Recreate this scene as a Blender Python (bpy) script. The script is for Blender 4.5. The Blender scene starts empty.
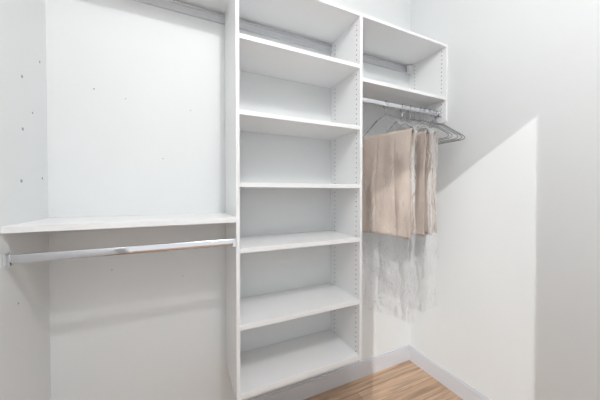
import bpy, bmesh, math, random
from mathutils import Vector
random.seed(4)
H=1.52
XL,XR,YB,YF=-0.609,1.882,1.687,1.331
ZC=H+1.80
sc=bpy.context.scene
sc.view_settings.view_transform='Standard'
sc.view_settings.look='None'

# ---------- materials ----------
def mat(name,col,rough=0.5,metal=0.0,bump=0.0,bscale=200,var=0.0,vscale=3,spec=None):
    m=bpy.data.materials.new(name); m.use_nodes=True
    nt=m.node_tree; b=nt.nodes['Principled BSDF']
    b.inputs['Base Color'].default_value=(*col,1)
    b.inputs['Roughness'].default_value=rough
    b.inputs['Metallic'].default_value=metal
    if spec is not None: b.inputs['Specular IOR Level'].default_value=spec
    tc=nt.nodes.new('ShaderNodeTexCoord')
    if var>0:
        n=nt.nodes.new('ShaderNodeTexNoise'); n.inputs['Scale'].default_value=vscale; n.inputs['Detail'].default_value=5
        nt.links.new(tc.outputs['Object'],n.inputs['Vector'])
        r=nt.nodes.new('ShaderNodeMapRange')
        r.inputs['From Min'].default_value=0.3; r.inputs['From Max'].default_value=0.7
        r.inputs['To Min'].default_value=1-var; r.inputs['To Max'].default_value=1.0
        nt.links.new(n.outputs['Fac'],r.inputs['Value'])
        mx=nt.nodes.new('ShaderNodeMix'); mx.data_type='RGBA'; mx.blend_type='MULTIPLY'
        mx.inputs['Factor'].default_value=1
        mx.inputs['A'].default_value=(*col,1)
        nt.links.new(r.outputs['Result'],mx.inputs['B'])
        nt.links.new(mx.outputs['Result'],b.inputs['Base Color'])
    if bump>0:
        n=nt.nodes.new('ShaderNodeTexNoise'); n.inputs['Scale'].default_value=bscale; n.inputs['Detail'].default_value=3
        nt.links.new(tc.outputs['Object'],n.inputs['Vector'])
        bp=nt.nodes.new('ShaderNodeBump'); bp.inputs['Strength'].default_value=bump; bp.inputs['Distance'].default_value=0.002
        nt.links.new(n.outputs['Fac'],bp.inputs['Height'])
        nt.links.new(bp.outputs['Normal'],b.inputs['Normal'])
    return m
M_wall=mat('wall_paint',(0.82,0.84,0.845),0.6,bump=0.08,bscale=120,var=0.02,vscale=2.5)
M_ceil=mat('ceiling_paint',(0.87,0.87,0.88),0.8,bump=0.1)
M_lam=mat('white_melamine',(0.91,0.915,0.92),0.38)
M_base=mat('baseboard_paint',(0.67,0.68,0.72),0.4)
M_chrome=mat('chrome',(0.70,0.71,0.74),0.06,1.0)
M_wire=mat('wire_chrome',(0.45,0.46,0.48),0.08,1.0)
M_steel=mat('galvanised_steel',(0.72,0.73,0.75),0.4,0.7)
M_hole=mat('shadowed_hole',(0.12,0.12,0.13),0.9)
M_fill=mat('hole_filler',(0.40,0.42,0.43),0.9)
M_cloth=mat('beige_cloth',(0.60,0.505,0.44),0.75,bump=0.3,bscale=500,var=0.14,vscale=8)
M_cloth2=mat('sand_cloth',(0.50,0.42,0.365),0.75,bump=0.3,bscale=500,var=0.14,vscale=8)

def plastic():
    m=bpy.data.materials.new('clear_plastic_film'); m.use_nodes=True
    nt=m.node_tree; nt.nodes.clear()
    out=nt.nodes.new('ShaderNodeOutputMaterial')
    tr=nt.nodes.new('ShaderNodeBsdfTransparent'); tr.inputs['Color'].default_value=(0.992,0.993,0.996,1)
    gl=nt.nodes.new('ShaderNodeBsdfGlossy'); gl.inputs['Roughness'].default_value=0.06
    gl.inputs['Color'].default_value=(1,1,1,1)
    df=nt.nodes.new('ShaderNodeBsdfDiffuse'); df.inputs['Color'].default_value=(0.96,0.965,0.98,1)
    tl=nt.nodes.new('ShaderNodeBsdfTranslucent'); tl.inputs['Color'].default_value=(0.97,0.975,0.99,1)
    lw=nt.nodes.new('ShaderNodeLayerWeight'); lw.inputs['Blend'].default_value=0.22
    tc=nt.nodes.new('ShaderNodeTexCoord'); mp=nt.nodes.new('ShaderNodeMapping'); mp.inputs['Scale'].default_value=(11,11,5)
    n=nt.nodes.new('ShaderNodeTexNoise'); n.inputs['Scale'].default_value=1.0; n.inputs['Detail'].default_value=2.2; n.inputs['Distortion'].default_value=1.3
    sb=nt.nodes.new('ShaderNodeMath'); sb.operation='SUBTRACT'; sb.inputs[1].default_value=0.5
    ab=nt.nodes.new('ShaderNodeMath'); ab.operation='ABSOLUTE'
    bp=nt.nodes.new('ShaderNodeBump'); bp.inputs['Strength'].default_value=0.8; bp.inputs['Distance'].default_value=0.035
    nt.links.new(tc.outputs['Object'],mp.inputs['Vector']); nt.links.new(mp.outputs['Vector'],n.inputs['Vector'])
    nt.links.new(n.outputs['Fac'],sb.inputs[0]); nt.links.new(sb.outputs[0],ab.inputs[0])
    nt.links.new(ab.outputs[0],bp.inputs['Height'])
    for x in (gl,lw): nt.links.new(bp.outputs['Normal'],x.inputs['Normal'])
    m0=nt.nodes.new('ShaderNodeMixShader'); m0.inputs['Fac'].default_value=0.5
    nt.links.new(df.outputs[0],m0.inputs[1]); nt.links.new(tl.outputs[0],m0.inputs[2])
    m1=nt.nodes.new('ShaderNodeMixShader')
    r=nt.nodes.new('ShaderNodeMapRange'); r.inputs['From Min'].default_value=0.0; r.inputs['From Max'].default_value=0.015
    r.inputs['To Min'].default_value=0.14; r.inputs['To Max'].default_value=0.02
    nt.links.new(ab.outputs[0],r.inputs['Value']); nt.links.new(r.outputs['Result'],m1.inputs['Fac'])
    nt.links.new(tr.outputs[0],m1.inputs[1]); nt.links.new(m0.outputs[0],m1.inputs[2])
    m2=nt.nodes.new('ShaderNodeMixShader')
    ml=nt.nodes.new('ShaderNodeMath'); ml.operation='MULTIPLY'; ml.inputs[1].default_value=0.55
    nt.links.new(lw.outputs['Fresnel'],ml.inputs[0])
    nt.links.new(ml.outputs[0],m2.inputs['Fac'])
    nt.links.new(m1.outputs[0],m2.inputs[1]); nt.links.new(gl.outputs[0],m2.inputs[2])
    nt.links.new(m2.outputs[0],out.inputs['Surface'])
    return m
M_plastic=plastic()

def wood():
    m=bpy.data.materials.new('oak_plank'); m.use_nodes=True
    nt=m.node_tree; b=nt.nodes['Principled BSDF']; b.inputs['Roughness'].default_value=0.42
    tc=nt.nodes.new('ShaderNodeTexCoord')
    br=nt.nodes.new('ShaderNodeTexBrick')
    br.inputs['Scale'].default_value=1; br.inputs['Brick Width'].default_value=1.2; br.inputs['Row Height'].default_value=0.13
    br.inputs['Mortar Size'].default_value=0.0012; br.inputs['Mortar Smooth'].default_value=0.1
    br.inputs['Color1'].default_value=(0.50,0.33,0.215,1); br.inputs['Color2'].default_value=(0.64,0.445,0.305,1)
    br.inputs['Mortar'].default_value=(0.18,0.10,0.06,1)
    br.offset=0.37
    nt.links.new(tc.outputs['Object'],br.inputs['Vector'])
    mp=nt.nodes.new('ShaderNodeMapping'); mp.inputs['Scale'].default_value=(2.5,38,1)
    nt.links.new(tc.outputs['Object'],mp.inputs['Vector'])
    n=nt.nodes.new('ShaderNodeTexNoise'); n.inputs['Scale'].default_value=1; n.inputs['Detail'].default_value=8; n.inputs['Distortion'].default_value=0.8
    nt.links.new(mp.outputs['Vector'],n.inputs['Vector'])
    r=nt.nodes.new('ShaderNodeMapRange'); r.inputs['From Min'].default_value=0.35; r.inputs['From Max'].default_value=0.65
    r.inputs['To Min'].default_value=0.66; r.inputs['To Max'].default_value=1.13
    nt.links.new(n.outputs['Fac'],r.inputs['Value'])
    mx=nt.nodes.new('ShaderNodeMix'); mx.data_type='RGBA'; mx.blend_type='MULTIPLY'; mx.inputs['Factor'].default_value=1
    nt.links.new(br.outputs['Color'],mx.inputs['A']); nt.links.new(r.outputs['Result'],mx.inputs['B'])
    nt.links.new(mx.outputs['Result'],b.inputs['Base Color'])
    return m
M_wood=wood()

# ---------- mesh helpers ----------
def finish(bm,name,m,parent=None,smooth=False):
    me=bpy.data.meshes.new(name); bm.to_mesh(me); bm.free()
    me.materials.append(m)
    if smooth:
        for p in me.polygons: p.use_smooth=True
    o=bpy.data.objects.new(name,me); sc.collection.objects.link(o)
    if parent: o.parent=parent
    return o
def addbox(bm,x0,x1,y0,y1,z0,z1,bev=0.0):
    b2=bmesh.new(); bmesh.ops.create_cube(b2,size=1)
    for v in b2.verts:
        v.co=Vector(((x0+x1)/2+v.co.x*(x1-x0),(y0+y1)/2+v.co.y*(y1-y0),(z0+z1)/2+v.co.z*(z1-z0)))
    if bev>0: bmesh.ops.bevel(b2,geom=list(b2.edges),offset=bev,segments=2,affect='EDGES',profile=0.6)
    me=bpy.data.meshes.new('t'); b2.to_mesh(me); b2.free(); bm.from_mesh(me); bpy.data.meshes.remove(me)
def box(name,m,*a,bev=0.0,parent=None):
    bm=bmesh.new(); addbox(bm,*a,bev=bev); return finish(bm,name,m,parent)
def empty(name,loc=(0,0,0)):
    e=bpy.data.objects.new(name,None); e.empty_display_size=0.1; sc.collection.objects.link(e); return e
def disc(bm,c,axis,r,h,seg=12):
    b2=bmesh.new(); bmesh.ops.create_cone(b2,cap_ends=True,segments=seg,radius1=r,radius2=r,depth=h)
    for v in b2.verts:
        x,y,z=v.co
        if axis=='X': v.co=Vector((z,x,y))
        elif axis=='Y': v.co=Vector((x,z,y))
        v.co+=Vector(c)
    me=bpy.data.meshes.new('t'); b2.to_mesh(me); b2.free(); bm.from_mesh(me); bpy.data.meshes.remove(me)
def sweep(name,pts,r,m,parent=None,cyc=False):
    cu=bpy.data.curves.new(name,'CURVE'); cu.dimensions='3D'; cu.bevel_depth=r; cu.bevel_resolution=3; cu.use_fill_caps=True
    sp=cu.splines.new('POLY'); sp.points.add(len(pts)-1)
    for p,q in zip(sp.points,pts): p.co=(*q,1)
    sp.use_cyclic_u=cyc
    cu.materials.append(m)
    o=bpy.data.objects.new(name,cu); sc.collection.objects.link(o)
    dg=bpy.context.evaluated_depsgraph_get()
    me=bpy.data.meshes.new_from_object(o.evaluated_get(dg))
    bpy.data.objects.remove(o)
    for p in me.polygons: p.use_smooth=True
    o=bpy.data.objects.new(name,me); sc.collection.objects.link(o)
    if parent: o.parent=parent
    return o

# ---------- room ----------
YFR=-0.40
box('floor',M_wood,XL-0.1,XR+0.1,-2.2,YB+0.1,-0.1,0)
box('ceiling',M_ceil,XL-0.1,XR+0.1,YFR-0.12,YB+0.1,ZC,ZC+0.1)
wb=box('wall_back',M_wall,XL-0.1,XR+0.1,YB,YB+0.1,0,ZC)
wl=box('wall_left',M_wall,XL-0.1,XL,YFR,YB,0,ZC)
box('wall_right',M_wall,XR,XR+0.1,YFR,YB,0,ZC)
bm=bmesh.new()
DX0,DX1,DZ=-0.52,0.826,H+1.385
addbox(bm,XL-0.1,DX0,YFR-0.12,YFR,0,ZC)
addbox(bm,DX1,XR+0.1,YFR-0.12,YFR,0,ZC)
addbox(bm,DX0,DX1,YFR-0.12,YFR,DZ,ZC)
finish(bm,'wall_front',M_wall)
def base(name,x0,x1,y0,y1,side):
    bm=bmesh.new(); addbox(bm,x0,x1,y0,y1,0,0.118,bev=0.002)
    t=0.006
    if side=='b': addbox(bm,x0,x1,y0+t,y1,0.115,0.130,bev=0.002)
    elif side=='r': addbox(bm,x0+t,x1,y0,y1,0.115,0.130,bev=0.002)
    else: addbox(bm,x0,x1-t,y0,y1,0.115,0.130,bev=0.002)
    finish(bm,name,M_base)
base('baseboard_back',XL,XR,YB-0.015,YB,'b')
base('baseboard_right',XR-0.015,XR,YFR,YB-0.015,'r')
base('baseboard_left',XL,XL+0.015,YFR,YB-0.015,'l')
bm=bmesh.new()
for (y,z,r) in [(1.47,H+0.49,.007),(1.47,H+0.27,.007),(1.455,H+0.05,.007),(1.62,H+0.62,.006),(1.63,H+0.07,.006),(1.55,H+0.36,.005),(1.42,H-.45,.004),(1.6,H+.95,.005),(1.44,H+.8,.005)]:
    disc(bm,(XL+0.0004,y,z),'X',r,0.001)
finish(bm,'patched_screw_holes',M_fill,wl)
bm=bmesh.new()
for (x,z,r) in [(-0.42,H+.55,.004),(-0.28,H+.52,.003),(0.05,H+.50,.003),(-0.1,H+.2,.003),(-.35,H-.42,.003),(0.0,H-.5,.003),(1.5,H-.7,.003)]:
    disc(bm,(x,YB-0.0004,z),'Y',r,0.001)
finish(bm,'patched_screw_holes_back',M_fill,wb)

# ---------- centre shelving tower ----------
T=0.019
LX0,LX1=0.252,0.271
RX0,RX1=1.040,1.060
TOP=H+1.152
BOT=H-1.10
tw=empty('shelving_tower')
YBK=YB-0.001
box('side_panel_1',M_lam,LX0,LX1,YF,YBK,BOT,TOP,bev=0.001,parent=tw)
box('side_panel_2',M_lam,RX0,RX1,YF,YBK,BOT,TOP,bev=0.001,parent=tw)
for i,(s,t) in enumerate([(1.142,.019),(.812,.024),(.42,.024),(.043,.024),(-.302,.026),(-.708,.026),(-1.072,.03)]):
    box('shelf_%d'%(i+1),M_lam,LX1,RX0,YF+0.001,YBK,H+s-t/2,H+s+t/2,bev=0.001,parent=tw)
def rail(name,x0,x1,parent):
    bm=bmesh.new()
    zb,zt=H+1.068,H+1.118
    addbox(bm,x0,x1,YBK-0.006,YBK,zb,zt)
    addbox(bm,x0,x1,YBK-0.016,YBK-0.006,zb,zb+0.006)
    addbox(bm,x0,x1,YBK-0.016,YBK-0.006,zt-0.006,zt)
    return finish(bm,name,M_steel,parent)
rail('mounting_rail',LX1,RX0,tw)
def holes(name,face_x,sgn,ys,z0,z1,parent):
    bm=bmesh.new()
    for y in ys:
        z=z0
        while z<z1:
            disc(bm,(face_x+sgn*0.0003,y,z),'X',0.0036,0.0008,8); z+=0.032
    finish(bm,name,M_hole,parent)
hy=(YF+0.037,YBK-0.06)
holes('pin_holes_1',RX0,-1,hy,BOT+.05,TOP-.03,tw)
holes('pin_holes_2',LX1,1,hy,BOT+.05,TOP-.03,tw)

# ---------- left section ----------
sh=empty('closet_shelf')
box('board',M_lam,XL,LX0,YF-0.016,YBK,H-0.150,H-0.125,bev=0.001,parent=sh)
bm=bmesh.new()
for x in (XL+0.006,LX0-0.006):
    for y in (YF+0.04,YBK-0.05): disc(bm,(x,y,H-0.153),'X',0.003,0.012,10)
finish(bm,'shelf_pins',M_steel,sh)
sh2=empty('closet_shelf')
box('board',M_lam,XL,LX0,YF,YBK,H+1.133,H+1.152,bev=0.001,parent=sh2)
rail('mounting_rail',XL,LX0,sh2)

def rod(x0,x1,y,z,hh=0.016,hw=0.008):
    e=empty('closet_rod')
    bm=bmesh.new(); n=32; rings=[]
    for x in (x0,x1):
        ring=[]
        for i in range(n):
            a=2*math.pi*i/n
            c,s=math.cos(a),math.sin(a)
            yy=hw*math.copysign(abs(c)**0.8,c); zz=hh*math.copysign(abs(s)**0.8,s)
            ring.append(bm.verts.new((x,y+yy,z+zz)))
        rings.append(ring)
    for i in range(n): bm.faces.new((rings[0][i],rings[0][(i+1)%n],rings[1][(i+1)%n],rings[1][i]))
    bm.faces.new(rings[0][::-1]); bm.faces.new(rings[1])
    bmesh.ops.recalc_face_normals(bm,faces=bm.faces)
    o=finish(bm,'tube',M_chrome,e,True)
    try: o.data.set_sharp_from_angle(angle=0.8)
    except Exception: pass
    for k,(x,s) in enumerate(((x0,1),(x1,-1))):
        bm=bmesh.new()
        xa,xb=sorted((x,x+s*0.004)); addbox(bm,xa,xb,y-0.017,y+0.017,z-0.026,z+0.026,bev=0.0018)
        xa,xb=sorted((x,x+s*0.016))
        addbox(bm,xa,xb,y-hw-0.004,y-hw,z-hh-0.002,z+hh,bev=0.001)
        addbox(bm,xa,xb,y+hw,y+hw+0.004,z-hh-0.002,z+hh,bev=0.001)
        addbox(bm,xa,xb,y-hw-0.004,y+hw+0.004,z-hh-0.005,z-hh,bev=0.001)
        disc(bm,(x+s*0.0045,y,z+0.021),'X',0.003,0.002)
        disc(bm,(x+s*0.0045,y,z-0.0235),'X',0.002,0.002)
        finish(bm,'end_cup_%d'%(k+1),M_chrome,e)
    return e
YR=1.387
rod(XL+.0005,LX0-.0005,1.342,H-0.253,0.019,0.010)

# ---------- right upper cabinet ----------
cb=empty('upper_wall_cabinet')
box('side_panel',M_lam,XR-T-0.001,XR-0.001,YF,YBK,H+0.556,TOP,bev=0.001,parent=cb)
box('top_board',M_lam,RX1,XR-T-.001,YF,YBK,TOP-T,TOP,bev=0.001,parent=cb)
box('lower_shelf',M_lam,RX1,XR-T-.001,YF+.001,YBK,H+0.722,H+0.746,bev=0.001,parent=cb)
rail('mounting_rail',RX1,XR-T-.001,cb)
box('rail_bracket',M_lam,XR-T-0.05,XR-T-.001,YBK-0.045,YBK-.017,H+1.06,H+1.125,bev=0.002,parent=cb)
holes('pin_holes',XR-T-.001,-1,hy,H+.60,TOP-.03,cb)
ZR=H+0.628
rod(RX1+.0005,XR-T-.0015,YR,ZR,0.017,0.009)

# ---------- hangers ----------
def rot(px,py,x,rz):
    c,s=math.cos(rz),math.sin(rz)
    return (x+px*c-py*s, YR+px*s+py*c)
def hanger(x,rotz=0.0,parent=None,W=0.205,ze=H+0.405):
    e=parent or empty('wire_hanger')
    ztop=ZR+0.017+0.0032
    pts=[]
    R=0.021
    cz=ztop-R
    for i in range(15):
        a=math.radians(-35+215*i/14)
        pts.append((0,-R*math.cos(a),cz+R*math.sin(a)))
    pts+= [(0,R*0.9,cz-0.015),(0,0.006,cz-0.035),(0,0,cz-0.05),(0,0,cz-0.075)]
    zn=cz-0.075
    loop=[(0,0,zn),(0,-0.02,zn-0.008),(0,-0.07,zn-0.030),(0,-W+0.012,ze+0.018),(0,-W+0.002,ze+0.009),(0,-W,ze),(0,-W+0.006,ze-0.009),(0,-W+0.018,ze-0.012),
          (0,W-0.018,ze-0.012),(0,W-0.006,ze-0.009),(0,W,ze),(0,W-0.002,ze+0.009),(0,W-0.012,ze+0.018),(0,0.07,zn-0.030),(0,0.02,zn-0.008),(0,0,zn)]
    def tf(p,rz): return (*rot(p[0],p[1],x,rz),p[2])
    sweep('hook',[tf(p,0 if p[2]>cz-0.02 else rotz*min(1,(cz-0.02-p[2])/0.03)) for p in pts],0.0030,M_wire,e)
    sweep('frame',[tf(p,rotz) for p in loop],0.0030,M_wire,e)
    tw=[]
    for i in range(40):
        t=i/39; a=t*math.pi*7
        tw.append(tf((0.0046*math.cos(a),0.0046*math.sin(a),zn+0.035-t*0.035),rotz))
    sweep('neck_twist',tw,0.0019,M_wire,e)
    return e

# ---------- folded cloth over hanger bars ----------
def drape(x,width,drop1,drop2,seed,m,parent,th=0.013,amp0=1.0,rz=0.0):
    rnd=random.Random(seed)
    bm=bmesh.new()
    zt=H+0.405-0.012+0.004
    path=[]
    n1=40
    for i in range(n1+1): path.append((-th,zt-drop1*(1-i/n1),1-i/n1))
    for i in range(1,8):
        a=math.pi-math.pi*i/8; path.append((th*math.cos(a),zt+th*0.7*math.sin(a),0))
    for i in range(n1+1): path.append((th,zt-drop2*i/n1,i/n1))
    ph=[rnd.uniform(0,6.28) for _ in range(6)]
    ny=60; grid=[]
    for (dx,z,d) in path:
        row=[]
        for j in range(ny+1):
            v=j/ny
            w=width*(1-0.03*d+0.012*math.sin(5*d+ph[0]))
            y=(v-0.5)*w+0.004*math.sin(6*d+ph[5])
            amp=min(1,d*4+0.1)*amp0
            f=(0.006*math.sin(v*10+ph[1]+d*2.5)+0.004*math.sin(v*23+ph[2]-d*4)+0.004*math.sin(v*5+d*13+ph[3]))*amp
            f+=(0.010*math.exp(-((v-0.62-0.05*d)/0.022)**2)+0.008*math.exp(-((v-0.3+0.04*d)/0.02)**2))*amp
            zz=z+(0.006*math.sin(v*5+ph[4]) if d>0.95 else 0)
            row.append(bm.verts.new((*rot(dx*(1+0.2*d)+f,y,x,rz),zz)))
        grid.append(row)
    for a,b in zip(grid,grid[1:]):
        for j in range(ny): bm.faces.new((a[j],a[j+1],b[j+1],b[j]))
    o=finish(bm,'trousers',m,parent,True)
    s=o.modifiers.new('thick','SOLIDIFY'); s.thickness=0.006; s.offset=0
    return o

# ---------- plastic garment covers ----------
def cover(xc,hx,zbot,seed,parent,rz=0.0):
    rnd=random.Random(seed); ph=[rnd.uniform(0,6.28) for _ in range(10)]
    bm=bmesh.new(); n=130; nz=110; rows=[]
    zt=H+0.548; zs=H+0.43
    for i in range(nz+1):
        t=i/nz
        z=zt-(zt-zbot)*t
        if z>zs:
            k=(zt-z)/(zt-zs); wy=0.012+(0.212-0.012)*k**0.9; wx=0.010+(hx-0.010)*k**0.6
        else:
            q=(zs-z)/(zs-zbot)
            wy=0.214-0.010*math.sin(q*3)-0.01*q; wx=hx*(1-0.35*max(0,q-0.45))
        row=[]
        amp=min(1,max(0,(zt-z)/0.25))
        low=min(1,max(0,(H-0.32-z)/0.15))
        for j in range(n):
            a=2*math.pi*j/n
            c,s=math.cos(a),math.sin(a)
            e=0.45
            px=wx*math.copysign(abs(c)**e,c); py=wy*math.copysign(abs(s)**e,s)
            f=amp*(0.004*math.sin(7*a+ph[0]+5*t)+0.003*math.sin(13*a+ph[1]-12*t)+0.004*math.sin(4*a+ph[2]+25*t)+0.002*math.sin(11*a+ph[3]+45*t))
            f*=1+1.2*low
            px+=f*math.copysign(1,c)*(0.4+0.6*abs(c)); py+=f*0.8*s
            row.append(bm.verts.new((*rot(px,py,xc,rz),z+0.015*math.sin(3*a+ph[4])*(t**4))))
        rows.append(row)
    for a,b in zip(rows,rows[1:]):
        for j in range(n): bm.faces.new((a[j],a[(j+1)%n],b[(j+1)%n],b[j]))
    return finish(bm,'plastic_cover',M_plastic,parent,True)
g1=empty('plastic_covered_garment'); g2=empty('plastic_covered_garment')
hanger(1.305,0.27,g1); drape(1.305,0.40,0.69,0.67,10,M_cloth,g1,th=0.028,rz=0.27)
cover(1.305,0.064,H-0.84,1,g1,rz=0.27)
for i,(x,r) in enumerate(((1.465,0.16),(1.545,0.10))):
    hanger(x,r,g2); drape(x,0.385,0.69,0.68,20+i,(M_cloth2,M_cloth)[i],g2,th=0.026,amp0=0.7,rz=r)
cover(1.505,0.098,H-0.79,2,g2,rz=0.13)
for x,r in [(1.65,0.03),(1.70,-0.03),(1.75,0.02),(1.795,0.0),(1.83,0.0)]: hanger(x,r,None,0.225,H+0.395)

# ---------- ceiling lamp ----------
lx,ly=0.40,-0.20
cl=empty('ceiling_lamp')
bm=bmesh.new(); disc(bm,(lx,ly,ZC-0.012),'Z',0.09,0.024,40)
finish(bm,'canopy',M_steel,cl)
l=bpy.data.lights.new('bulb','POINT'); l.energy=46; l.color=(1,0.99,0.975); l.shadow_soft_size=0.02
o=bpy.data.objects.new('bulb',l); o.location=(lx,ly,ZC-0.07); sc.collection.objects.link(o); o.parent=cl
# daylight through the doorway
l=bpy.data.lights.new('sun','SUN'); l.energy=1.35; l.angle=math.radians(0.5); l.color=(1,0.995,0.985)
o=bpy.data.objects.new('sun',l); sc.collection.objects.link(o)
o.rotation_euler=Vector((0.9,1,-0.72)).to_track_quat('-Z','Y').to_euler()

w=bpy.data.worlds.new('world'); sc.world=w; w.use_nodes=True
bg=w.node_tree.nodes['Background']; bg.inputs['Color'].default_value=(0.965,0.98,1,1); bg.inputs['Strength'].default_value=1.06

# ---------- camera ----------
cam=bpy.data.cameras.new('camera'); cam.sensor_width=36; cam.lens=255/600*36; cam.clip_start=0.02
cam.shift_y=-3.5/600
co=bpy.data.objects.new('camera',cam); sc.collection.objects.link(co)
co.location=(0,0,H)
p=math.atan(3.5/255)
yaw=math.radians(24.8)
d=Vector((math.sin(yaw)*math.cos(p),math.cos(yaw)*math.cos(p),-math.sin(p)))
co.rotation_euler=d.to_track_quat('-Z','Y').to_euler()
sc.camera=co
